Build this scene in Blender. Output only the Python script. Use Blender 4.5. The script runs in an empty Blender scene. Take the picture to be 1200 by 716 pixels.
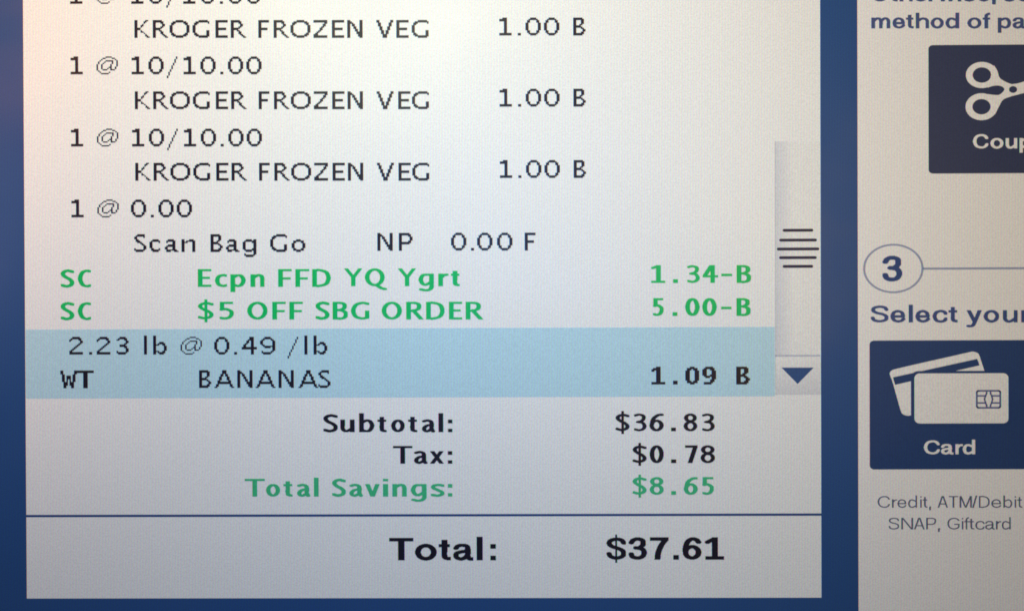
import bpy, bmesh, math
import numpy as np
from mathutils import Matrix, Vector

# ------------------------------------------------------------------ camera, world, lamps, exposure
C = bpy.context.scene
S = 0.00018                      # metres per layout unit (the screen is flat, in the plane z = 0)
FOC = 1448.5                     # focal length in layout units
CX, CY = 600.0, 358.0
RX, RY, RZ = -0.00655533, 0.01188616, -0.00396051
ROT = (Matrix.Rotation(RZ, 3, 'Z') @ Matrix.Rotation(RY, 3, 'Y') @ Matrix.Rotation(RX, 3, 'X'))
CAM = ROT @ Vector((0, 0, FOC))
cam = bpy.data.cameras.new('camera')
cam_o = bpy.data.objects.new('camera', cam)
C.collection.objects.link(cam_o)
cam_o.matrix_world = Matrix.Translation(CAM * S) @ ROT.to_4x4()
cam.sensor_width = 36.0
cam.lens = 36.0 * FOC / 1200.0
cam.clip_start = 0.005
cam.clip_end = 50.0
C.camera = cam_o

world = bpy.data.worlds.new('World')
C.world = world
world.use_nodes = True
world.node_tree.nodes['Background'].inputs[0].default_value = (0.9, 0.95, 1.0, 1)
world.node_tree.nodes['Background'].inputs[1].default_value = 0.01

def lamp(name, loc, target, size, size_y, power, colour):
    l = bpy.data.lights.new(name, 'AREA')
    l.shape = 'RECTANGLE'; l.size = size; l.size_y = size_y
    l.energy = power; l.color = colour
    o = bpy.data.objects.new(name, l)
    C.collection.objects.link(o)
    o.location = loc
    o.rotation_euler = (Vector(target) - Vector(loc)).to_track_quat('-Z', 'Y').to_euler()
    return o

# added fills for the display's falloff and top haze, plus a warm upper-left lamp
LAMPS = [  # name, place, size, power as red, green, blue watts
    ('top_fill', (-0.04, 0.10, 0.14), 0.05, (0.162, 0.170, 0.112)),  # added fill: makes the display fade from top to bottom
    ('front_fill', (0.0, 0.02, 0.14), 0.07, (0.022, 0.0545, 0.112)),  # added cool fill that brightens the middle of the display
    ('side_fill', (0.08, 0.02, 0.14), 0.07, (0.0778, 0.0489, 0.0063)),  # added warm fill for the right side of the display
    ('warm_light', (-0.16, 0.02, 0.07), 0.03, (0.026, 0.0205, 0.021)),
    ('top_haze_fill', (0.03, 0.15, 0.10), 0.12, (0.034, 0.013, 0.006)),  # added fill that lays a warm veil along the top
    ('corner_light', (-0.147, 0.078, 0.10), 0.03, (0.058, 0.019, 0.004)),
]
for n_, p_, s_, w_ in LAMPS:
    lamp(n_, p_, (p_[0], p_[1], 0), s_, s_, max(w_), tuple(v / max(w_) for v in w_))

C.view_settings.view_transform = 'Standard'
C.view_settings.look = 'None'
C.view_settings.exposure = 0.0
C.view_settings.gamma = 1.0
C.cycles.filter_width = 1.85

# ------------------------------------------------------------------ layout helpers
PW, PH = 1.80, 1.49              # one display pixel, in layout units

def ui(x, y):
    """a measured layout position -> point of the screen plane (layout units)"""
    d = ROT @ Vector((x - CX, CY - y, -FOC))
    t = -CAM.z / d.z
    p = CAM + d * t
    return p.x, p.y

ORIGIN_X = ui(29.3, 350)[0]        # left edge of the receipt panel: a display pixel column starts here

# ------------------------------------------------------------------ materials
def snap(x):                      # to the nearest display pixel column
    return ORIGIN_X + round((x - ORIGIN_X) / PW) * PW

def lin(c):
    c /= 255.0
    return c / 12.92 if c <= 0.04045 else ((c + 0.055) / 1.055) ** 2.4

GLOW = 0.11
TINT = (0.64, 0.77, 1.0)          # the back light is cool
def screen_mat(name, rgb, glow=GLOW, base=0.8, shade=None, stripe=0.28):
    """a lit display colour behind a matt anti-glare glass; rgb is the displayed sRGB colour"""
    m = bpy.data.materials.new(name)
    m.use_nodes = True
    nt = m.node_tree; N = nt.nodes; L = nt.links
    b = N['Principled BSDF']
    tc = N.new('ShaderNodeTexCoord')
    sep = N.new('ShaderNodeSeparateXYZ'); L.new(tc.outputs['Object'], sep.inputs[0])
    # red, green and blue sub-pixel stripes
    ma = N.new('ShaderNodeMath'); ma.operation = 'MULTIPLY_ADD'
    ma.inputs[1].default_value = 1.0 / (PW * S)
    ma.inputs[2].default_value = -ORIGIN_X / PW + 1000.0
    L.new(sep.outputs['X'], ma.inputs[0])
    fr = N.new('ShaderNodeMath'); fr.operation = 'FRACT'; L.new(ma.outputs[0], fr.inputs[0])
    rp = N.new('ShaderNodeValToRGB'); rp.color_ramp.interpolation = 'CONSTANT'
    k = stripe
    hi, lo = 1 + 2 * k, 1 - k
    e = rp.color_ramp.elements
    e[0].position = 0.0; e[0].color = (hi, lo, lo, 1)
    e[1].position = 1 / 3; e[1].color = (lo, hi, lo, 1)
    e2 = e.new(2 / 3); e2.color = (lo, lo, hi, 1)
    L.new(fr.outputs[0], rp.inputs[0])
    # sparkle of the anti-glare surface
    nz = N.new('ShaderNodeTexNoise'); nz.inputs['Scale'].default_value = 3600.0
    nz.inputs['Detail'].default_value = 1.0
    L.new(tc.outputs['Object'], nz.inputs['Vector'])
    mr = N.new('ShaderNodeMapRange')
    mr.inputs['From Min'].default_value = 0.2; mr.inputs['From Max'].default_value = 0.8
    mr.inputs['To Min'].default_value = 0.87; mr.inputs['To Max'].default_value = 1.13
    L.new(nz.outputs['Fac'], mr.inputs['Value'])
    m1 = N.new('ShaderNodeVectorMath'); m1.operation = 'MULTIPLY'
    L.new(rp.outputs['Color'], m1.inputs[0]); L.new(mr.outputs[0], m1.inputs[1])
    col = (lin(rgb[0]), lin(rgb[1]), lin(rgb[2]))
    m2 = N.new('ShaderNodeVectorMath'); m2.operation = 'MULTIPLY'
    L.new(m1.outputs[0], m2.inputs[0])
    if shade:                     # a drawn left-to-right or top-to-bottom shade of the scroll bar graphic
        axis, a, bb, c0, c1 = shade
        g = N.new('ShaderNodeMapRange')
        g.inputs['From Min'].default_value = a * S; g.inputs['From Max'].default_value = bb * S
        L.new(sep.outputs[axis], g.inputs['Value'])
        mx = N.new('ShaderNodeValToRGB')
        mx.color_ramp.elements[0].color = (*[lin(v) for v in c0], 1)
        mx.color_ramp.elements[1].color = (*[lin(v) for v in c1], 1)
        L.new(g.outputs[0], mx.inputs[0])
        L.new(mx.outputs['Color'], m2.inputs[1])
    else:
        m2.inputs[1].default_value = col
    sc = N.new('ShaderNodeVectorMath'); sc.operation = 'SCALE'; sc.inputs['Scale'].default_value = base
    L.new(m2.outputs[0], sc.inputs[0])
    L.new(sc.outputs[0], b.inputs['Base Color'])
    em = N.new('ShaderNodeVectorMath'); em.operation = 'MULTIPLY'; em.inputs[1].default_value = TINT
    L.new(m2.outputs[0], em.inputs[0])
    L.new(em.outputs[0], b.inputs['Emission Color'])
    b.inputs['Emission Strength'].default_value = glow
    # faint smears left by fingers change the gloss a little
    sm = N.new('ShaderNodeTexNoise'); sm.inputs['Scale'].default_value = 38.0; sm.inputs['Detail'].default_value = 3.0
    L.new(tc.outputs['Object'], sm.inputs['Vector'])
    rg = N.new('ShaderNodeMapRange')
    rg.inputs['From Min'].default_value = 0.3; rg.inputs['From Max'].default_value = 0.7
    rg.inputs['To Min'].default_value = 0.32; rg.inputs['To Max'].default_value = 0.52
    L.new(sm.outputs['Fac'], rg.inputs['Value'])
    L.new(rg.outputs[0], b.inputs['Roughness'])
    b.inputs['Specular IOR Level'].default_value = 0.2
    return m

BLUE = screen_mat('display_navy', (46, 84, 142))
WHITE = screen_mat('display_white', (250, 251, 253))
CREAM = screen_mat('display_cream', (249, 248, 250))
SKY = screen_mat('display_sky_blue', (196, 232, 248))
INK = screen_mat('display_ink', (32, 29, 44))
GREEN = screen_mat('display_green', (16, 200, 106))
PALE_GREEN = screen_mat('display_soft_green', (68, 196, 138))
NAVY = screen_mat('display_dark_navy', (44, 74, 134))
BUTTON = screen_mat('display_button_navy', (46, 72, 122))
GRIP = screen_mat('display_grip', (24, 28, 76))
HAZED_NAVY = screen_mat('display_hazed_navy', (60, 68, 100))  # button navy with the haze at the top mixed into its colour
GREYLINE = screen_mat('display_grey_blue', (158, 166, 196))
TEXTBLUE = screen_mat('display_text_blue', (78, 92, 142))
STEPBLUE = screen_mat('display_step_blue', (66, 86, 142))
CHIP = screen_mat('display_chip_blue', (104, 112, 158))
DULL = screen_mat('display_dull_blue', (98, 104, 132))
TRACK = screen_mat('display_track', (0, 0, 0), shade=('X', ui(908, 300)[0], ui(930, 300)[0], (222, 225, 236), (246, 247, 249)))
ARROWBG = screen_mat('display_arrow_box', (0, 0, 0), shade=('Y', ui(930, 461)[1], ui(930, 420)[1], (224, 226, 234), (246, 247, 249)))
TRACKLINE = screen_mat('display_track_line', (196, 200, 218))
EDGE = bpy.data.materials.new('housing_plastic'); EDGE.use_nodes = True
EDGE.node_tree.nodes['Principled BSDF'].inputs['Base Color'].default_value = (0.02, 0.02, 0.025, 1)

# ------------------------------------------------------------------ objects
def link(name, bm, mats, parent, label=None):
    me = bpy.data.meshes.new(name)
    bm.to_mesh(me); bm.free()
    for m in (mats if isinstance(mats, (list, tuple)) else [mats]):
        me.materials.append(m)
    o = bpy.data.objects.new(name, me)
    C.collection.objects.link(o)
    o.parent = parent
    if label: o['label'] = label
    return o

def face(bm, pts, z, mi=0):
    vs = [bm.verts.new((x * S, y * S, z)) for x, y in pts]
    f = bm.faces.new(vs)
    f.normal_update()
    if f.normal.z < 0: f.normal_flip()
    f.material_index = mi
    return f

def quad(bm, x0, y0, x1, y1, z, mi=0):
    face(bm, [(x0, y0), (x1, y0), (x1, y1), (x0, y1)], z, mi)

def box(bm, x0, y0, x1, y1, z0, z1):
    bmesh.ops.create_cube(bm, size=1.0, matrix=Matrix.Translation(((x0 + x1) / 2 * S, (y0 + y1) / 2 * S, (z0 + z1) / 2)) @
                          Matrix.Diagonal(((x1 - x0) * S, (y1 - y0) * S, z1 - z0, 1)))

def px_quad(bm, x0, y0, x1, y1, z, mi=0):      # measured corners: left, top, right, bottom
    a = ui(x0, y0); b = ui(x1, y1)
    quad(bm, a[0], b[1], b[0], a[1], z, mi)

def rrect(x0, y0, x1, y1, rx, ry, n=7):
    out = []
    for cx, cy, a0 in ((x1 - rx, y0 + ry, -90), (x1 - rx, y1 - ry, 0), (x0 + rx, y1 - ry, 90), (x0 + rx, y0 + ry, 180)):
        for i in range(n + 1):
            a = math.radians(a0 + 90 * i / n)
            out.append((cx + rx * math.cos(a), cy + ry * math.sin(a)))
    return out

def ring(bm, cx, cy, rx, ry, ix, iy, z, mi=0, n=64):
    for i in range(n):
        a, b = 2 * math.pi * i / n, 2 * math.pi * (i + 1) / n
        face(bm, [(cx + ix * math.cos(a), cy + iy * math.sin(a)), (cx + rx * math.cos(a), cy + ry * math.sin(a)),
                  (cx + rx * math.cos(b), cy + ry * math.sin(b)), (cx + ix * math.cos(b), cy + iy * math.sin(b))], z, mi)

def disc(cx, cy, rx, ry, n=48):
    return [(cx + rx * math.cos(2 * math.pi * i / n), cy + ry * math.sin(2 * math.pi * i / n)) for i in range(n)]

def catmull(p, n=8, closed=False):
    p = [np.array(q, float) for q in p]
    P = [p[-1]] + p + [p[0], p[1]] if closed else [2 * p[0] - p[1]] + p + [2 * p[-1] - p[-2]]
    out = []
    for i in range(1, len(P) - 2):
        a, b, c, d = P[i - 1:i + 3]
        for t in np.linspace(0, 1, n, endpoint=False):
            out.append(0.5 * (2 * b + (c - a) * t + (2 * a - 5 * b + 4 * c - d) * t * t + (3 * b - a - 3 * c + d) * t ** 3))
    if not closed: out.append(p[-1])
    return out

# ------------------------------------------------------------------ bitmap lettering (one character cell = one display pixel)
def rep(spec):
    rows = []
    for r in spec.split():
        if '*' in r:
            a, n = r.split('*'); rows += [a] * int(n)
        else: rows.append(r)
    return rows
BIT = {
 'K': '##.....##. ##....##.. ##....#... ##...#.... ##..##.... ##..#..... ####...... ####...... ##..#..... ##..##.... ##....#... ##.....#.. ##.....##. ##......##',
 'R': '######.... #######... ##...##... ##....##.. ##....##.. ##...##... ######.... #####..... ##..##.... ##...##... ##...##... ##....##.. ##.....##. ##......##',
 'O': '....#####.... ..#########.. .###.....###. .##.......##. ##.........##*6 .##.......##. .###.....###. ..#########.. ....#####....',
 'G': '....######. ..######### .###......# .##........ ##.........*4 ##.......##*2 .##......## .###.....## ..######### ....######.',
 'E': '########*2 ##......*4 #######.*2 ##......*4 ########*2',
 'F': '#######*2 ##.....*4 ######.*2 ##.....*6',
 'Z': '#########*2 .......## ......##. ......##. .....##.. ....##... ....##... ...##.... ..##..... .##...... ###...... #########*2',
 'N': '##......## ###.....## ####....## ##.##...## ##.##...## ##..##..## ##..##..## ##...##.## ##...##.## ##....####*2 ##.....###*2 ##......##',
 'V': '##.......##*2 .##.....##.*3 ..##...##..*3 ...##.##...*3 ....###....*3',
 '1': '..###... #####... #####... ...##...*9 ########*2',
 '@': '......####.... ....##....##.. ...#........#. ..#...#####..# .#...#....#..# .#..#.....#..# #..#.....#...# #..#.....#...# #..#....##..#. #..#...#.#..#. #...###..###.. .#............ ..#.....#..... ...#####......',
 '0': '...####... ..######.. .##....##.*2 ##......##*6 .##....##.*2 ..######.. ...####...',
 '/': '......#*2 .....#.*3 ....#..*2 ...#...*3 ..#....*2 .#.....*3 #......*2',
 '.': '##*2',
 'B': '######.. #######. ##...##.*3 ##..##.. #####... ######.. ##...##. ##....##*2 ##...##. #######. ######..',
 'S': '..#####. .######. ##....#. ##...... .##..... .###.... ..###... ....##.. .....##. ......##*2 #.....## #######. .#####..',
 'c': '..####. .###### ##....# ##.....*4 .##...# .###### ..####.',
 'a': '..####... .######.. .#...##.. .....##.. ..#####.. .######.. ##...##.. ##...##.. .#######. .###..###',
 'n': '##...###. ##.###### ####...## ##.....##*7',
 'g': '..####.## .######## ##....### ##.....##*4 ##....### .######## ..####.## .......## .#.....## .#######. ..#####..',
 'o': '...###... .#######. .##...##. ##.....##*4 .##...##. .#######. ...###...',
 'P': '#######.. ########. ##....##. ##.....##*3 ##....##. ########. #######.. ##.......*5',
 '2': '..#####.. .#######. ##....##. #......## .......## ......##. .....##.. ....##... ...##.... ..##..... .##...... ##....... #########*2',
 '3': '..####.. .######. ##...##. ......##*2 .....##. ..####.. ..#####. .....##. ......##*2 #.....## #######. .#####..',
 'l': '##*15',
 'b': '##.......*5 ##..###.. ##.#####. ####..##. ##.....##*4 ####..##. ##.#####. ##..###..',
 '4': '.....###..*2 ....####.. ...##.##..*2 ..##..##.. .##...##..*2 ##########*2 ......##..*4',
 '9': '...####... ..######.. .##....##. ##......##*3 .##.....## ..######## ...####.## ........##*2 .#.....##. .#######.. ..#####...',
 'A': '.....###.....*3 ....##.##....*2 ...##...##...*3 ..##.....##.. ..#########..*2 .##.......##.*2 ##.........##',
 'W': '##.......##*3 .##.....##. .##.###.##.*3 .##.#.#.##.*2 ..###.###..*3 ..##...##..*2',
 'T': '###########*2 ....###....*12',
 # heavy face of the price column
 'h1': '...###... .#####... ######... ##.###... ...###...*8 #########*2',
 'h0': '...###... .#######. .###.###. ###...###*8 .###.###. .#######. ...###...',
 'h9': '..#####.. .#######. ###..###. ###...###*3 ###..#### .######## ..###.### ......### .....###.*2 .######.. .#####...',
 'hB': '#######.. ########. ###..###.*3 ###.###.. ######... #######.. ###..###. ###...###*2 ###..###. ########. #######..',
 'h.': '###*3',
}
BIT = {k: rep(v) for k, v in BIT.items()}
DESC = {'/': 3, 'g': 4}

def merge_rects(a):
    """greedy cover of a boolean grid by rectangles (row0, row1, col0, col1)"""
    open_, out = {}, []
    H, W = a.shape
    for r in range(H + 1):
        runs = set()
        if r < H:
            row = np.concatenate(([0], a[r].astype(np.int8), [0]))
            d = np.diff(row)
            runs = set(zip(np.where(d == 1)[0], np.where(d == -1)[0]))
        for k in [k for k in open_ if k not in runs]:
            out.append((open_.pop(k), r, k[0], k[1]))
        for k in runs:
            open_.setdefault(k, r)
    return out

def bitmap(bm, ch, x, y, z, mi=0):
    """glyph with ink left edge at measured x, baseline at measured y"""
    u, v = ui(x, y)
    u = ORIGIN_X + round((u - ORIGIN_X) / PW) * PW
    rows = BIT[ch]
    w = max(len(r) for r in rows)
    a = np.array([[c == '#' for c in r.ljust(w, '.')] for r in rows])
    top = v + (len(rows) - DESC.get(ch, 0)) * PH
    for r0, r1, c0, c1 in merge_rects(a):
        quad(bm, u + c0 * PW, top - r1 * PH, u + c1 * PW, top - r0 * PH, z, mi)

# ------------------------------------------------------------------ pen lettering (strokes drawn with an elliptical nib)
# v: stem (x centre, y0, y1)   h: bar (y centre, x0, x1)   s: curve   l: polyline   e: ellipse   q: polygon
def ST(x, a=0, b=14): return ('v', x, a, b)
def BAR(y, a, b): return ('h', y, a, b)
def Sp(*p): return ('s', p)
def Ln(*p): return ('l', p)
def El(*a): return ('e', a)
HUM = {   # humanist heavy face: width, nib (w, h), clip (y0, y1), strokes
 'S': (9, 2.95, 2.1, None, [Sp((8.0,12.3),(5.0,13.1),(2.3,12.3),(1.4,10.4),(3.0,8.3),(6.0,6.4),(7.6,4.2),(6.8,1.8),(3.8,.9),(0.9,1.7))]),
 'C': (9, 3.0, 1.8, None, [Sp((8.2,12.6),(6.4,13.1),(3.2,11.8),(1.5,7),(3.2,2.2),(6.4,.9),(8.4,1.5))]),
 'G': (12, 3.0, 1.8, None, [Sp((11,12.3),(7.5,13.1),(3.2,11.4),(1.5,7),(3.0,2.5),(7,.9),(10.4,1.4)), ST(10.5,1,7)]),
 'O': (13.2, 3.0, 1.8, None, [El(6.6,7,5.1,6.1)]),
 'Q': (14.2, 3.0, 1.8, None, [El(6.4,7,4.9,6.1), Ln((8.0,0.4),(10.5,-1.5),(13.0,-2.3))]),
 'E': (8.8, 3.0, 1.8, None, [ST(1.5), BAR(13.1,0,8.8), BAR(7.1,0,7.7), BAR(.9,0,8.8)]),
 'F': (8.8, 3.0, 1.8, None, [ST(1.5), BAR(13.1,0,8.8), BAR(6.7,0,8)]),
 'D': (12.1, 3.0, 1.8, None, [ST(1.5), Sp((1.5,13.1),(5,13.1),(9.2,11.4),(10.6,7),(9.2,2.6),(5,.9),(1.5,.9))]),
 'Y': (12.2, 2.5, 1.7, (0,14), [Ln((.8,15),(6.2,6.8)), Ln((11.4,15),(6.2,6.8)), ('q',((4.7,0),(7.7,0),(7.7,7.4),(4.7,7.4)))]),
 'B': (9.9, 3.0, 1.8, None, [ST(1.5), Sp((1.5,13.1),(5,13.1),(7.6,12),(7.6,9.2),(5,7.6),(2,7.6)), Sp((2,7.4),(5.5,7.2),(8.3,5.6),(8.3,2.4),(6,.9),(1.5,.9))]),
 'R': (11.3, 3.0, 1.8, (0,14), [ST(1.5), Sp((1.5,13.1),(5,13.1),(8,12),(8,8.6),(5,7),(2,7)), Ln((4.6,7.2),(10.6,-.8))]),
 'c': (7.9, 2.9, 1.8, None, [Sp((7.2,8.9),(5.4,9.2),(2.6,8.2),(1.5,5),(2.6,1.8),(5.4,.8),(7.3,1.2))]),
 'p': (10, 3.0, 1.8, (-4,10), [ST(1.5,-4,10), Sp((2,7.6),(4.5,9.1),(7,8.6),(8.5,5.2),(7,1.5),(4.8,.8),(2.5,1.4))]),
 'b': (10, 3.0, 1.8, (0,15), [ST(1.5,0,15), Sp((2,7.6),(4.5,9.1),(7,8.6),(8.5,5.2),(7,1.5),(4.8,.8),(2.5,1.4))]),
 'n': (9.1, 3.0, 1.8, (0,10.1), [ST(1.5,0,10), Sp((2,7.4),(4.4,9),(6.6,8.9),(7.6,7),(7.6,3),(7.6,-2))]),
 'u': (9.2, 3.0, 1.8, (-.1,10), [Sp((1.5,12),(1.5,6),(1.5,3),(2.6,1.2),(4.6,1.0),(7.2,2.6)), ST(7.7,0,10)]),
 'g': (10.2, 3.0, 1.8, (-5,10), [Sp((8,8.8),(5.4,9.2),(2.8,8.4),(1.5,5.2),(2.8,1.9),(5,1.2),(7.8,2.8)), Sp((8.7,11),(8.7,4),(8.7,-.6),(7.4,-2.6),(4.6,-3.2),(1.6,-2.5))]),
 'r': (6.7, 3.0, 1.8, (0,10), [ST(1.5,0,10), Sp((2,7),(3.6,8.7),(5.6,9.0))]),
 't': (5.9, 3.0, 1.8, (-.1,12), [Sp((2.8,13),(2.8,6),(2.8,3),(3.3,1.3),(5.2,.9)), BAR(9.1,0,5.7)]),
 'a': (8.7, 2.9, 1.8, (-.1,10.1), [Sp((1.3,8.6),(3.5,9.2),(5.6,8.6),(6.4,6.8),(6.4,2.6),(7.3,.7)), Sp((6,5.7),(3.4,5.2),(1.6,3.6),(1.7,1.5),(3.6,.8),(6,2.2))]),
 'o': (8.9, 2.9, 1.8, None, [El(4.45,5,3.0,4.1)]),
 'l': (3.1, 3.0, 1.8, None, [ST(1.5,0,15)]),
 ':': (2.9, 3.0, 1.8, None, [ST(1.5,0,2.8), ST(1.5,7,9.8)]),
 '.': (3, 3.0, 1.8, None, [ST(1.5,0,3)]),
 '-': (7, 3.0, 1.8, None, [BAR(6.3,0,7)]),
 'T': (12.6, 3.0, 1.8, None, [BAR(13.1,0,12.6), ST(6.3,0,14)]),
 'x': (9, 2.8, 1.7, (0,10), [Ln((.7,11),(8.3,-1)), Ln((8.3,11),(.7,-1))]),
 'v': (9.4, 2.9, 1.8, (0,10), [Ln((.9,11.4),(4.7,.4)), Ln((8.5,11.4),(4.9,.4))]),
 'i': (3, 3.0, 1.8, None, [ST(1.5,0,10), ST(1.5,12,14)]),
 's': (8.8, 2.9, 1.9, None, [Sp((7.8,8.6),(5,9.2),(2,8.5),(1.7,6.8),(4.4,5.2),(7,3.6),(7.2,1.8),(4.4,.8),(.9,1.3))]),
 '$': (9.1, 2.7, 1.9, None, [Sp((8.0,12.0),(5.0,12.9),(2.3,12.1),(1.4,10.3),(3.0,8.3),(6.0,6.4),(7.7,4.2),(6.8,2),(3.8,1.1),(0.9,1.9)), ('q',((3.9,-2),(5.4,-2),(5.4,15.8),(3.9,15.8)))]),
 '1': (9, 3.0, 1.8, None, [ST(4.7,0,14), BAR(.9,0,9), Ln((1,11.8),(4.2,13))]),
 '3': (8.2, 2.6, 1.7, None, [Sp((.8,12.5),(3.4,13.1),(6,12.2),(6.3,10),(5,8.2),(2.4,7.3)), Sp((2.4,7.3),(5.6,6.6),(6.9,4),(5.8,1.7),(3.2,.9),(.6,1.5))]),
 '4': (10.2, 3.0, 1.8, (0,14), [ST(6.5), BAR(5.2,0,10.2), Ln((5.6,13.2),(1.3,5.4))]),
 '5': (8, 2.8, 1.8, None, [ST(1.6,7.2,14), BAR(13.1,.2,7.6), Sp((1.2,7.9),(3.8,8.2),(6.4,6.4),(6.5,3.8),(5.2,1.6),(2.8,.9),(.8,1.4))]),
 '0': (9.2, 3.0, 1.8, None, [El(4.6,7,3.1,6.1)]),
 '6': (9.3, 2.9, 1.8, None, [Sp((8.2,13),(5.6,12.6),(2.6,9.8),(1.5,5)), El(4.65,4.6,3.2,3.7)]),
 '8': (9, 2.7, 1.8, None, [El(4.5,10.5,2.9,2.6), El(4.5,4.1,3.15,3.2)]),
 '7': (8.1, 3.0, 1.9, (0,14), [BAR(13.05,0,8.1), Ln((6.6,12.6),(2.9,-.8))]),
}
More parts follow.
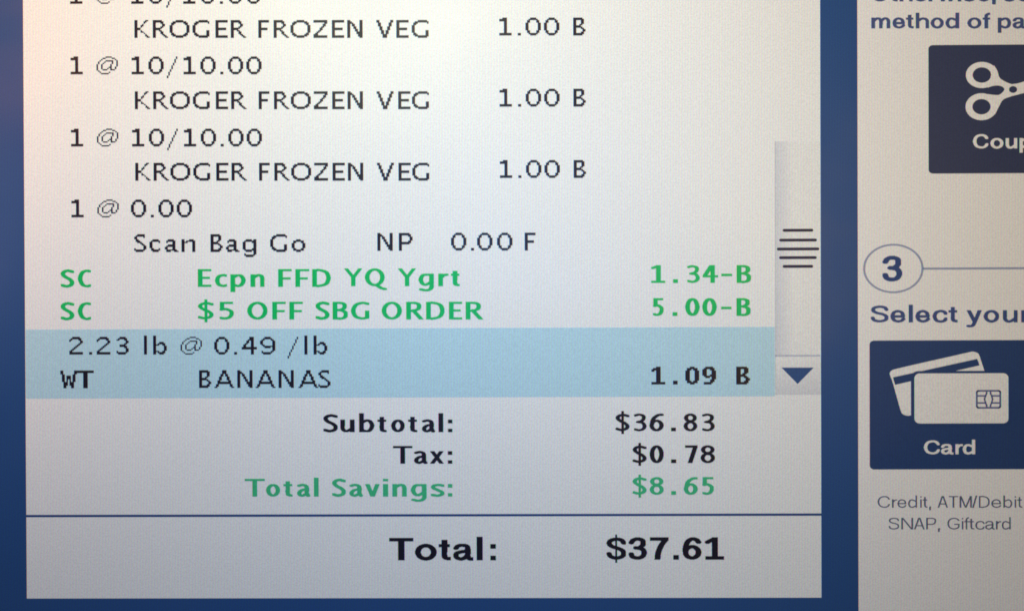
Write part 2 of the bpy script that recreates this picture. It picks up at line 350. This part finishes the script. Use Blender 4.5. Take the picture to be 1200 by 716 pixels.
SAN = {   # plain grotesque face, drawn heavy; the light face reuses the skeletons with a thin nib
 'T': (12.3, 3.3, 2.2, None, [BAR(12.9,0,12.3), ST(6.15,0,14)]),
 'o': (11.2, 3.1, 2.3, None, [El(5.6,5.1,4.05,4.1)]),
 't': (6.1, 3.0, 2.1, (-.2,12.8), [Sp((2.9,14),(2.9,6),(2.9,3.2),(3.6,1.4),(6.4,1.1)), BAR(9.15,0,5.8)]),
 'a': (10.2, 2.9, 2.1, (-.2,10.6), [Sp((1.4,7.5),(2.4,8.9),(4.7,9.4),(7,8.7),(7.5,6.5),(7.5,2.4),(8.3,1.0),(10,.9)), Sp((7.4,5.8),(4,5.3),(1.6,4.2),(1.7,1.9),(3.8,.9),(6,1.7),(7.4,3.6))]),
 'l': (3.1, 3.1, 2.2, None, [ST(1.55,0,14.6)]),
 ':': (2.9, 2.9, 2.2, None, [ST(1.45,0,2.9), ST(1.45,7.2,10.1)]),
 '.': (2.9, 2.9, 2.2, None, [ST(1.45,0,2.9)]),
 ',': (2.9, 2.9, 2.2, None, [ST(1.45,0,2.4), Ln((1.9,1.2),(1.0,-1.8))]),
 '$': (10.4, 2.8, 2.1, None, [Sp((9.2,10.4),(8.0,12.2),(5.2,12.8),(2.2,11.9),(1.5,9.8),(3.4,8.0),(6.8,6.8),(8.9,5),(8.5,2.2),(5.2,1.1),(2.2,2),(1.3,3.8)), ('q',((4.7,-1.8),(5.7,-1.8),(5.7,15.6),(4.7,15.6)))]),
 'S': (11.5, 3.0, 2.2, None, [Sp((10.1,10.4),(9.0,12.2),(5.8,12.9),(2.5,12),(1.7,9.8),(3.8,8.0),(7.6,6.8),(10.0,5),(9.5,2.2),(5.8,1.1),(2.3,2),(1.4,4))]),
 '3': (9.7, 2.9, 2.2, None, [Sp((1.4,10.6),(2.3,12.1),(4.7,12.9),(7.3,12),(7.5,9.3),(5.8,7.6),(3.8,7.4)), Sp((3.8,7.4),(7.0,6.7),(8.2,4.4),(7.1,1.9),(4.6,1.1),(2.1,1.8),(1.3,3.6))]),
 '7': (9.7, 3.1, 2.2, (0,14), [BAR(12.9,0,9.7), Sp((8.2,12.8),(5.7,8.6),(4.2,4),(3.7,-1))]),
 '6': (9.8, 3.0, 2.2, None, [Sp((8.3,10.9),(7.3,12.3),(5,12.9),(2.6,11),(1.55,7),(1.65,4)), El(4.95,4.6,3.35,3.5)]),
 '1': (9.8, 3.0, 2.1, (0,14), [ST(5.2,0,14), BAR(1.05,0.2,9.8), Ln((1.3,10.9),(4.6,12.9))]),
 'm': (15, 2.9, 2.1, (0,10.4), [ST(1.45,0,10.2), Sp((2,7.2),(4.2,9.2),(6.3,9),(7.5,6.8),(7.5,3),(7.5,-2)), Sp((8,7.4),(10.2,9.2),(12.3,9),(13.5,6.8),(13.5,3),(13.5,-2))]),
 'e': (10.3, 3.0, 2.0, None, [BAR(5.0,1.6,9.9), Sp((8.7,4.9),(7.9,8.0),(5.2,9.3),(2.6,8.2),(1.55,5.1),(2.6,2),(5.3,.9),(7.6,1.5),(9,2.9))]),
 'h': (10.6, 3.0, 2.2, (0,14.6), [ST(1.5,0,14.6), Sp((2,7.2),(4.8,9.1),(7.6,8.8),(9.1,6.6),(9.1,3),(9.1,-2))]),
 'n': (10.6, 3.0, 2.2, (0,10.4), [ST(1.5,0,10.2), Sp((2,7.2),(4.8,9.1),(7.6,8.8),(9.1,6.6),(9.1,3),(9.1,-2))]),
 'd': (10.7, 3.0, 2.2, None, [ST(9.2,0,14.6), Sp((8.4,7.8),(5,9.2),(2.6,8.3),(1.5,5.1),(2.6,1.9),(5,1),(8.4,2.4))]),
 'b': (10.7, 3.0, 2.2, None, [ST(1.5,0,14.6), Sp((2.3,7.8),(5.7,9.2),(8.1,8.3),(9.2,5.1),(8.1,1.9),(5.7,1),(2.3,2.4))]),
 'p': (10.7, 3.0, 2.2, None, [ST(1.5,-4,10.2), Sp((2.3,7.8),(5.7,9.2),(8.1,8.3),(9.2,5.1),(8.1,1.9),(5.7,1),(2.3,2.4))]),
 'f': (5.4, 3.0, 2.1, (0,14.8), [Sp((5.6,13.6),(3.9,13.4),(2.7,11.8),(2.7,6),(2.7,-2)), BAR(9.15,0,5.4)]),
 'C': (12.6, 3.1, 2.3, None, [Sp((11.2,10.0),(9.8,12),(6.9,12.9),(3.2,11.4),(1.6,7),(3.2,2.6),(6.9,1.1),(9.9,2),(11.4,4.2))]),
 'u': (10.6, 3.0, 2.2, (-.2,10.2), [Sp((1.5,12),(1.5,6),(1.5,3.4),(2.8,1.3),(5.4,1.1),(8.4,3)), ST(9.1,0,10.2)]),
 'y': (10.6, 2.8, 2.0, (-5,10.2), [Ln((1.1,11.2),(5.6,.6)), Sp((9.5,11.2),(7.6,5.6),(6,1.2),(4.6,-2.2),(3,-3.0),(1.2,-2.9))]),
 'r': (6.6, 3.0, 2.2, (0,10.4), [ST(1.5,0,10.2), Sp((2,7),(3.6,8.8),(6.2,9.1))]),
 'O': (14, 3.1, 2.3, None, [El(7,7,5.4,5.9)]),
 'w': (15, 2.6, 2.0, (0,10.2), [Ln((1,11.2),(4.3,.4),(7.5,9.6),(10.7,.4),(14,11.2))]),
 'i': (3, 3.0, 2.2, None, [ST(1.5,0,10.2), ST(1.5,12.2,14.6)]),
 's': (9.8, 2.8, 2.0, None, [Sp((8.5,7.6),(7.4,8.9),(4.9,9.3),(2.2,8.6),(1.9,6.9),(4.6,5.5),(7.6,4.3),(7.9,2.0),(5.0,.9),(2.2,1.4),(1.2,3))]),
 'c': (9.9, 3.0, 2.2, None, [Sp((8.7,7.2),(7.6,8.8),(5.2,9.3),(2.6,8.2),(1.55,5.1),(2.6,1.9),(5.2,.9),(7.7,1.5),(8.8,3.2))]),
 'A': (13, 2.6, 2.2, (0,14), [Ln((1,-1),(6.5,14.5)), Ln((12,-1),(6.5,14.5)), BAR(4.6,3,10)]),
 'M': (14, 2.6, 2.2, (0,14), [ST(1.3), ST(12.7), Ln((1.2,14.6),(7,.4)), Ln((12.8,14.6),(7,.4))]),
 '/': (5, 2.0, 2.2, (-.3,14.6), [Ln((.6,-1.5),(4.4,15.5))]),
 'D': (12.6, 3.1, 2.2, None, [ST(1.5), Sp((1.5,12.9),(5.5,12.9),(9.6,11.2),(11.1,7),(9.6,2.8),(5.5,1.1),(1.5,1.1))]),
 'N': (12, 3.0, 2.2, (0,14), [ST(1.5), ST(10.5), Ln((1.2,14.4),(10.8,-.4))]),
 'P': (11.5, 3.0, 2.2, None, [ST(1.5), Sp((1.5,12.9),(6,12.9),(9.4,11.9),(9.8,9),(8.4,6.8),(6,6.2),(1.5,6.2))]),
 'G': (13.2, 3.0, 2.2, None, [Sp((11.6,10.6),(10,12.2),(7,12.9),(3.2,11.4),(1.6,7),(3.2,2.6),(7,1.1),(10.2,1.9),(11.8,3.4)), ST(11.7,3.2,7.2), BAR(6.3,7.4,13.2)]),
}

def seg_mask(gx, gy, pts, w, h):
    m = np.zeros(gx.shape, bool)
    for (ax, ay), (bx, by) in zip(pts[:-1], pts[1:]):
        ax_, ay_, bx_, by_ = ax / w, ay / h, bx / w, by / h
        X, Y = gx / w, gy / h
        dx, dy = bx_ - ax_, by_ - ay_
        q = dx * dx + dy * dy
        t = np.clip(((X - ax_) * dx + (Y - ay_) * dy) / q, 0, 1) if q > 0 else 0
        m |= (X - ax_ - t * dx) ** 2 + (Y - ay_ - t * dy) ** 2 <= 0.25
    return m

def pen_glyph(face_, ch, wid, nib=None):
    """boolean grid of a glyph; wid = ink width in glyph units; returns grid, cell, y0"""
    w0, pw, ph, clip, prims = face_[ch]
    nw, nh = nib or (pw, ph)
    kx = (wid - nw) / max(w0 - pw, 1e-3) if w0 > pw + .2 else 0
    ky = (14 - nh) / (14 - ph)
    def tx(x): return (x - pw / 2) * kx + nw / 2
    def ty(y): return (y - ph / 2) * ky + nh / 2
    def ex(x): return x * wid / w0          # ends of bars scale with the whole width
    cell = 0.24
    y0 = -5.0
    gx, gy = np.meshgrid(np.arange(-1, wid + 1, cell) + cell / 2, np.arange(y0, 16.5, cell) + cell / 2)
    m = np.zeros(gx.shape, bool)
    for p in prims:
        k = p[0]
        if k == 'v':
            c = tx(p[1]) if kx else wid / 2
            ww = nw if kx else (wid if nib is None else nw)
            y1 = p[3] if nib is None or p[3] - p[2] > 5 else p[2] + (p[3] - p[2]) * nh / ph * 1.15
            m |= (abs(gx - c) <= ww / 2) & (gy >= p[2]) & (gy <= y1)
        elif k == 'h':
            m |= (abs(gy - ty(p[1])) <= nh / 2) & (gx >= ex(p[2])) & (gx <= ex(p[3]))
        elif k == 's':
            m |= seg_mask(gx, gy, [(tx(a), ty(b)) for a, b in catmull(p[1], 8)], nw, nh)
        elif k == 'l':
            m |= seg_mask(gx, gy, [(tx(a), ty(b)) for a, b in p[1]], nw, nh)
        elif k == 'e':
            cx, cy, rx, ry = p[1]
            pts = [(tx(cx + rx * math.cos(a)), ty(cy + ry * math.sin(a))) for a in np.linspace(0, 2 * math.pi, 41)]
            m |= seg_mask(gx, gy, pts, nw, nh)
        elif k == 'q':
            xs = [ex(a) for a, b in p[1]]; ys = [b for a, b in p[1]]
            m |= (gx >= min(xs)) & (gx <= max(xs)) & (gy >= min(ys)) & (gy <= max(ys))
    if clip:
        m &= (gy >= clip[0]) & (gy <= clip[1])
    m &= (gx >= 0) & (gx <= wid)
    return m, cell, y0

CACHE = {}
def pen(bm, face_, ch, x0, x1, y, sy, z, mi=0, nib=None):
    """glyph with its ink between measured x0 and x1, baseline at y, sy = layout units per glyph unit of height"""
    u0, v = ui(x0, y); u1, _ = ui(x1, y)
    sx = sy * PW / PH
    wid = round((u1 - u0) / sx * 8) / 8
    key = (id(face_), ch, wid, nib)
    if key not in CACHE:
        m, cell, gy0 = pen_glyph(face_, ch, wid, nib)
        CACHE[key] = (merge_rects(m), cell, gy0)
    rects, cell, gy0 = CACHE[key]
    for r0, r1, c0, c1 in rects:
        quad(bm, u0 + (-1 + c0 * cell) * sx, v + (gy0 + r0 * cell) * sy, u0 + (-1 + c1 * cell) * sx, v + (gy0 + r1 * cell) * sy, z, mi)

# ------------------------------------------------------------------ the screen
Z1, Z2, Z3, Z4 = 0.00004, 0.00008, 0.00012, 0.00016
screen = bpy.data.objects.new('checkout_screen', None)
C.collection.objects.link(screen)
screen['label'] = 'lit self-checkout touch screen showing a grocery receipt list, totals and payment buttons on navy'
screen['category'] = 'screen'

bm = bmesh.new()
quad(bm, -700, -520, 760, 480, 0.0)
link('display_background', bm, BLUE, screen)
bm = bmesh.new()
box(bm, -716, -536, 776, 496, -0.014, -0.00005)
link('display_housing', bm, EDGE, screen)

# receipt panel
bm = bmesh.new()
a = ui(29.3, 350); tl = ui(600, -70); br = ui(962.7, 699.8)
br = (snap(br[0]), br[1])
quad(bm, a[0], br[1], br[0], tl[1], Z1)
receipt = link('receipt_panel', bm, WHITE, screen, 'white receipt list panel')

bm = bmesh.new()
h0, h1 = ui(30, 386.2), ui(908, 464.2)
quad(bm, h0[0], h1[1], h1[0], h0[1], Z2)
link('highlight_row', bm, SKY, receipt, 'pale blue highlight band behind the bananas line')
bm = bmesh.new()
d = ui(500, 603.4)
quad(bm, a[0], d[1] - 1.35, br[0], d[1] + 1.35, Z2)
link('divider_line', bm, NAVY, receipt)

def bit_text(mat, *segs, label=None):
    for name, y, items in segs:
        bm = bmesh.new()
        for ch, x in items:
            bitmap(bm, ch, x, y, Z3)
        link(name, bm, mat, receipt, label)

def shift(items, d): return [(c, x + d) for c, x in items]
TEN = [('1',83.7),('@',113.9),('1',155.3),('0',174.9),('/',196.2),('1',216.1),('0',235.9),('.',258.9),('0',267.9),('0',289.7)]
VEG = [('K',158.75),('R',180.4),('O',200),('G',226.7),('E',253.75),('R',271.7),('F',303.75),('R',321.8),('O',341.9),('Z',368.7),('E',390.3),('N',408.3),('V',440.9),('E',466),('G',482.3)]
ONE = [('1',585.3),('.',607),('0',616.2),('0',637.8),('B',672)]
for y, dx in ((5.2, -1.0), (87.6, -.5), (172.0, 0)):
    bit_text(INK, ('quantity_text', y, shift(TEN, dx)))
for yl, yr, dx in ((45.0, 42.2, -.6), (128.4, 125.4, 0), (212.0, 208.8, .4)):
    bit_text(INK, ('item_text', yl, shift(VEG, dx)), ('price_text', yr, shift(ONE, dx / 2)))
bit_text(INK, ('quantity_text', 254.9, [('1',84),('@',114.3),('0',153.6),('.',176.2),('0',185.6),('0',207.2)]))
bit_text(INK, ('item_text', 295.4, [('S',156.9),('c',174.6),('a',192.5),('n',212.3),('B',246.4),('a',264.8),('g',284.5),('G',317),('o',342.3)]),
              ('code_text', 294.0, [('N',441.8),('P',466.9)]), ('price_text', 293.7, [('0',528),('.',551.2),('0',560),('0',581.7),('F',615.5)]))
bit_text(INK, ('quantity_text', 415.4, [('2',82.3),('.',105.5),('2',114.3),('3',137.5),('l',169.8),('b',178.8),('@',211),('0',250.8),('.',274.2),('4',283.2),('9',305),('/',337.8),('l',357.5),('b',366.8)]))
bit_text(INK, ('code_text', 454.8, [('W',70.2),('T',90.0)]),
              ('item_text', 454.4, [('B',234.2),('A',251.4),('N',278),('A',300.2),('N',327),('A',349.2),('S',373.7)]),
              ('price_text', 450.4, [('h1',762.9),('h.',788.2),('h0',802.8),('h9',822.8),('hB',863)]))

def pen_line(name, segs, mat, parent, label=None, z=Z3):
    bm = bmesh.new()
    for fc, y, sy, nib, items in segs:
        for ch, x0, x1 in items:
            pen(bm, fc, ch, x0, x1, y, sy, z, 0, nib)
    return link(name, bm, mat, parent, label)

def pen_text(mat, label, *segs, fc=HUM, sy=PH):
    for name, parts in segs:
        pen_line(name, [(fc, y, sy, None, items) for y, items in parts], mat, receipt, label)

SC = [('S',71.5,87.2),('C',91.5,107)]
pen_text(GREEN, 'green bold coupon saving text', ('code_text', [(336.8, SC)]),
   ('item_text', [(336.2, [('E',232.1,247.9),('c',252.1,266.3),('p',270.3,288.2),('n',293.8,310.2),('F',326.2,342),('F',346.3,362.5),('D',366,387.8)]),
                  (335.4, [('Y',403,425),('Q',427.8,453.3),('Y',466,488),('g',490.5,508.5),('r',513.7,525.7),('t',528.5,538.7)])]),
   ('price_text', [(331.6, [('1',763.1,779.4),('.',788.7,794.1),('3',805.3,820),('4',823.3,841.6),('-',845.3,857.9),('B',863.2,879.9)])]))
pen_text(GREEN, 'green bold order discount text', ('code_text', [(375.0, SC)]),
   ('item_text', [(374.4, [('$',232.2,250.5),('5',257.5,274),('O',290,313.8),('F',319.3,335.3),('F',339.3,355.3),('S',370,386.2),('B',390,407.8),('G',411.5,433),('O',447.5,471),('R',476.2,496.5),('D',499.5,521),('E',526.2,541.8),('R',545.8,566.2)])]),
   ('price_text', [(370.2, [('5',765.1,777.8),('.',788.2,793.9),('0',803,819.7),('0',823,839.7),('-',845,857.3),('B',863,879.6)])]))
pen_text(INK, None, ('heading_text', [(506.1, [('S',379.2,395.9),('u',399,415.6),('b',421,439),('t',442.5,453.1),('o',458.5,474.5),('t',478.4,489),('a',494.6,510.2),('l',514,519.7),(':',525.1,530.1)])]),
   ('amount_text', [(505.1, [('$',721.3,737.7),('3',743,757.6),('6',761,777.7),('.',786.4,792),('8',801,817.1),('3',822.8,837.4)])]))
pen_text(INK, None, ('heading_text', [(543.0, [('T',460.7,483.3),('a',485.4,501),('x',503.9,520.1),(':',525,530)])]),
   ('amount_text', [(542.3, [('$',741.3,757.7),('0',761.3,777.7),('.',786.4,792.2),('7',802.8,817.4),('8',820.9,837.8)])]))
pen_text(PALE_GREEN, 'green bold savings total text', ('heading_text', [(581.4, [('T',287,310.4),('o',312,328.4),('t',332.4,342.9),('a',348.4,363.8),('l',368.1,373.6),('S',389.5,405.5),('a',409.7,425.5),('v',428,445),('i',449,455),('n',460,476.5),('g',481.5,499.8),('s',505,520.9),(':',525,530.2)])]),
   ('amount_text', [(579.4, [('$',741.3,757.8),('8',761.3,777.8),('.',786.6,792.3),('6',801.3,817.6),('5',823,836.5)])]))
pen_text(INK, 'large bold grand total text', ('heading_text', [(656.0, [('T',456.3,484.4),('o',486.4,512),('t',514.3,528.3),('a',531.3,554.7),('l',558.7,565.7),(':',574.7,581.3)])]),
   ('amount_text', [(655.3, [('$',710.7,733.7),('3',736.7,758.3),('7',761.7,783.6),('.',789,795.6),('6',799.7,822),('1',826,848.4)])]), fc=SAN, sy=1.886)

# scroll bar
bm = bmesh.new()
px_quad(bm, 908.4, 166.2, 962.0, 417.0, Z2)
scroll = link('scroll_bar', bm, TRACK, screen)
bm = bmesh.new()
px_quad(bm, 908.4, 417.0, 962.0, 462.3, Z2)
px_quad(bm, 908.4, 415.8, 961.0, 417.6, Z3, 1)
px_quad(bm, 907.8, 166.2, 909.2, 462.3, Z3, 1)
link('scroll_button', bm, [ARROWBG, TRACKLINE], scroll)
bm = bmesh.new()
face(bm, [ui(915.6, 430.6), ui(953.4, 430.6), ui(934.6, 449.8)], Z3)
link('arrow', bm, BLUE, scroll, 'navy triangle pointing down')
for y, x0, x1 in ((270.1, 917, 953), (281.6, 913, 957.2), (292.0, 910.2, 960), (302.1, 912.8, 957), (312.3, 917, 952.8)):
    bm = bmesh.new()
    u0, v = ui(x0, y); u1, _ = ui(x1, y)
    face(bm, rrect(u0, v - 1.7, u1, v + 1.7, 2.0, 1.65), Z3)
    link('grip_line', bm, GRIP, scroll)

# payment panel
bm = bmesh.new()
p0, p1 = ui(1005.8, 358), ui(1290, 800)
quad(bm, snap(p0[0]), -505, 745, tl[1], Z1)
pay = link('payment_panel', bm, CREAM, screen, 'cream payment panel beside the receipt')
HB = 1.245
pen_line('instruction_line', [(SAN,2.4,HB,(2.8, 2.0),[('O',1020.8,1041.2),('t',1042.7,1051.6),('h',1054,1069.4),('e',1071,1085.6),('r',1088,1097.6),('w',1098.3,1120),('i',1122,1126.4),('s',1129,1143),('e',1145,1159.4),(',',1162.4,1166.6),('s',1176,1190),('e',1192,1206.6)])], TEXTBLUE, pay)
pen_line('instruction_line', [(SAN,34.0,HB,(2.8, 2.0),[('m',1021,1043.2),('e',1045.6,1060.3),('t',1061.5,1070.6),('h',1072.9,1088.7),('o',1090.4,1105.8),('d',1107.8,1123.7),('o',1133.5,1149.8),('f',1151.3,1159.8),('p',1169,1184.6),('a',1186.5,1201.5)])], TEXTBLUE, pay)
c = ui(1046.7, 314.7)
bm = bmesh.new()
ring(bm, c[0], c[1], 35.2, 28.8, 32.7, 26.6, Z2)
badge = link('step_badge', bm, GREYLINE, pay, 'thin ring around the number three')
pen_line('step_number', [(SAN,329.9,2.14,(2.7, 2.1),[('3',1034,1057.6)])], NAVY, pay)
bm = bmesh.new()
e0 = ui(1081.4, 314.9)
quad(bm, e0[0], e0[1] - 1.2, 700, e0[1] + 1.2, Z2)
link('rule_line', bm, GREYLINE, pay)
pen_line('instruction_line', [(SAN,377.8,1.41,(2.8, 2.0),[('S',1020.3,1040.9),('e',1043.2,1060.7),('l',1064.3,1069.7),('e',1072.5,1089.6),('c',1092.6,1110),('t',1111.3,1122),('y',1132.2,1150.4),('o',1152.5,1170.7),('u',1175,1192.4),('r',1196.5,1207.5)])], STEPBLUE, pay)
LIGHT = (1.55, 1.25)
pen_line('note_line', [(SAN,594.4,.97,LIGHT,[('C',1028.2,1042.5),('r',1045.1,1051.2),('e',1051.5,1061.9),('d',1064,1074.4),('i',1078,1080),('t',1081,1086.8),(',',1088.7,1091.5),('A',1098.3,1110.9),('T',1111.6,1122.7),('M',1124.3,1138.6),('/',1139,1144.9),('D',1147,1159.6),('e',1161.4,1173),('b',1175.5,1186),('i',1188.6,1190.6),('t',1191.6,1197.6)])], DULL, pay)
pen_line('note_line', [(SAN,619.8,.97,LIGHT,[('S',1041.2,1053.5),('N',1056,1069.7),('A',1070.6,1083.6),('P',1085.2,1097),(',',1099,1102),('G',1109.8,1124.3),('i',1126.7,1128.7),('f',1129.6,1135.2),('t',1135,1141.4),('c',1142.7,1153.3),('a',1154.4,1165.4),('r',1166.9,1173),('d',1173.7,1184.2)])], DULL, pay)

# coupon button
def button(name, x0, y0, x1, y1, label, mat=None):
    bm = bmesh.new()
    a, b = ui(x0, y0), ui(x1, y1)
    face(bm, rrect(a[0], b[1], b[0], a[1], 5.5, 4.6), Z2)
    return link(name, bm, mat or BUTTON, screen, label)
coupon = button('coupon_button', 1087.8, 53.4, 1275, 202.8, 'hazed navy button with a scissors symbol', HAZED_NAVY)
K = 4.475
def cz(x, y): return ui(1080 + x / K, 50 + y / K)
bm = bmesh.new()
for cx, cy, rx, ry, ix, iy in ((315, 172, 83, 68, 48, 40), (313, 338, 83, 70, 47, 40)):
    o_ = cz(cx, cy)
    ring(bm, o_[0], o_[1], rx / K, ry / K, ix / K, iy / K, Z3)
def smooth(pts): return [cz(*p) for p in catmull(pts, 6)]
up = smooth([(378, 120), (396, 150), (408, 186), (438, 207), (470, 220)])
body = up + [cz(500, 217), cz(537, 206), cz(665, 158), cz(690, 165), cz(672, 190), cz(566, 246), cz(600, 260), cz(680, 316), cz(690, 334), cz(664, 336), cz(545, 264)] + \
       smooth([(470, 283), (428, 300), (408, 330), (384, 378)]) + \
       smooth([(345, 272), (376, 276), (404, 276), (424, 262), (433, 246), (420, 232), (398, 227), (370, 230), (345, 238)])
face(bm, body, Z3 + 0.000004)
o_ = cz(478, 248)
face(bm, disc(o_[0], o_[1], 21 / K, 17.5 / K), Z4, 1)
link('scissors_symbol', bm, [CREAM, HAZED_NAVY], coupon, 'cream scissors with two round handles')
pen_line('button_caption', [(SAN,174.4,1.19,(2.7, 1.95),[('C',1139.9,1157.8),('o',1160.4,1175.6),('u',1178.3,1192),('p',1194.6,1209.5),('o',1211.5,1227),('n',1229.5,1244),('s',1246,1259.5)])], CREAM, coupon)

# card button
card = button('card_button', 1018.8, 399.0, 1206, 549.4, 'navy button with a bank cards symbol')
K2 = 4.21
def kz(x, y): return ui(1010 + x / K2, 390 + y / K2)
bm = bmesh.new()
back = [kz(*p) for p in catmull([(150, 183), (175, 176), (300, 147), (430, 118), (530, 95)], 4)] + \
       [kz(*p) for p in catmull([(545, 92), (562, 96), (576, 106), (588, 140), (604, 189)], 4)] + [kz(480, 191), kz(242, 236)] + \
       [kz(*p) for p in catmull([(242, 406), (225, 408), (205, 402), (192, 386), (170, 310), (150, 240), (137, 205), (139, 192)], 4)]
face(bm, back, Z3)
face(bm, [kz(152, 219), kz(568, 128), kz(580, 160), kz(163, 256)], Z3 + 0.00001, 1)
f0, f1 = kz(241, 188), kz(734, 457)
face(bm, rrect(f0[0], f1[1], f1[0], f0[1], 8.6, 8.2), Z3 + 0.00002, 1)
f0, f1 = kz(258, 200), kz(722, 445)
face(bm, rrect(f0[0], f1[1], f1[0], f0[1], 6.4, 5.6), Z3 + 0.00003)
link('cards_symbol', bm, [CREAM, BUTTON], card, 'two overlapping pale bank cards')
K3 = 11.93
def hz(x, y): return ui(1130 + x / K3, 440 + y / K3)
bm = bmesh.new()
zc = Z3 + 0.00004
def stroke(pts, w, z=zc):
    for (ax, ay), (bx, by) in zip(pts[:-1], pts[1:]):
        L_ = math.hypot(bx - ax, by - ay)
        nx, ny = -(by - ay) / L_ * w / 2, (bx - ax) / L_ * w / 2
        tx_, ty_ = (bx - ax) / L_ * w / 4, (by - ay) / L_ * w / 4
        face(bm, [(ax + nx - tx_, ay + ny - ty_), (bx + nx + tx_, by + ny + ty_), (bx - nx + tx_, by - ny + ty_), (ax - nx - tx_, ay - ny - ty_)], z)
a_, b_ = hz(172, 212), hz(500, 448)
loop = rrect(a_[0], b_[1], b_[0], a_[1], 2.2, 2.0, 4)
stroke(loop + loop[:1], 2.1)
for y in (282, 381):
    stroke([hz(172, y), hz(300, y)], 1.9, zc + 0.000002)
    stroke([hz(372, y), hz(500, y)], 1.9, zc + 0.000002)
for side in (-1, 1):
    stroke([hz(336 + side * dx, y) for dx, y in ((25, 212), (28, 250), (44, 284), (56, 330), (44, 378), (28, 412), (25, 448))], 1.9, zc + 0.000004)
link('chip_symbol', bm, CHIP, card, 'blue outlined card chip')
pen_line('button_caption', [(SAN,532.0,1.16,(2.7, 1.95),[('C',1082.4,1101),('a',1102.6,1117),('r',1119.4,1128.3),('d',1128,1142.5)])], CREAM, card)
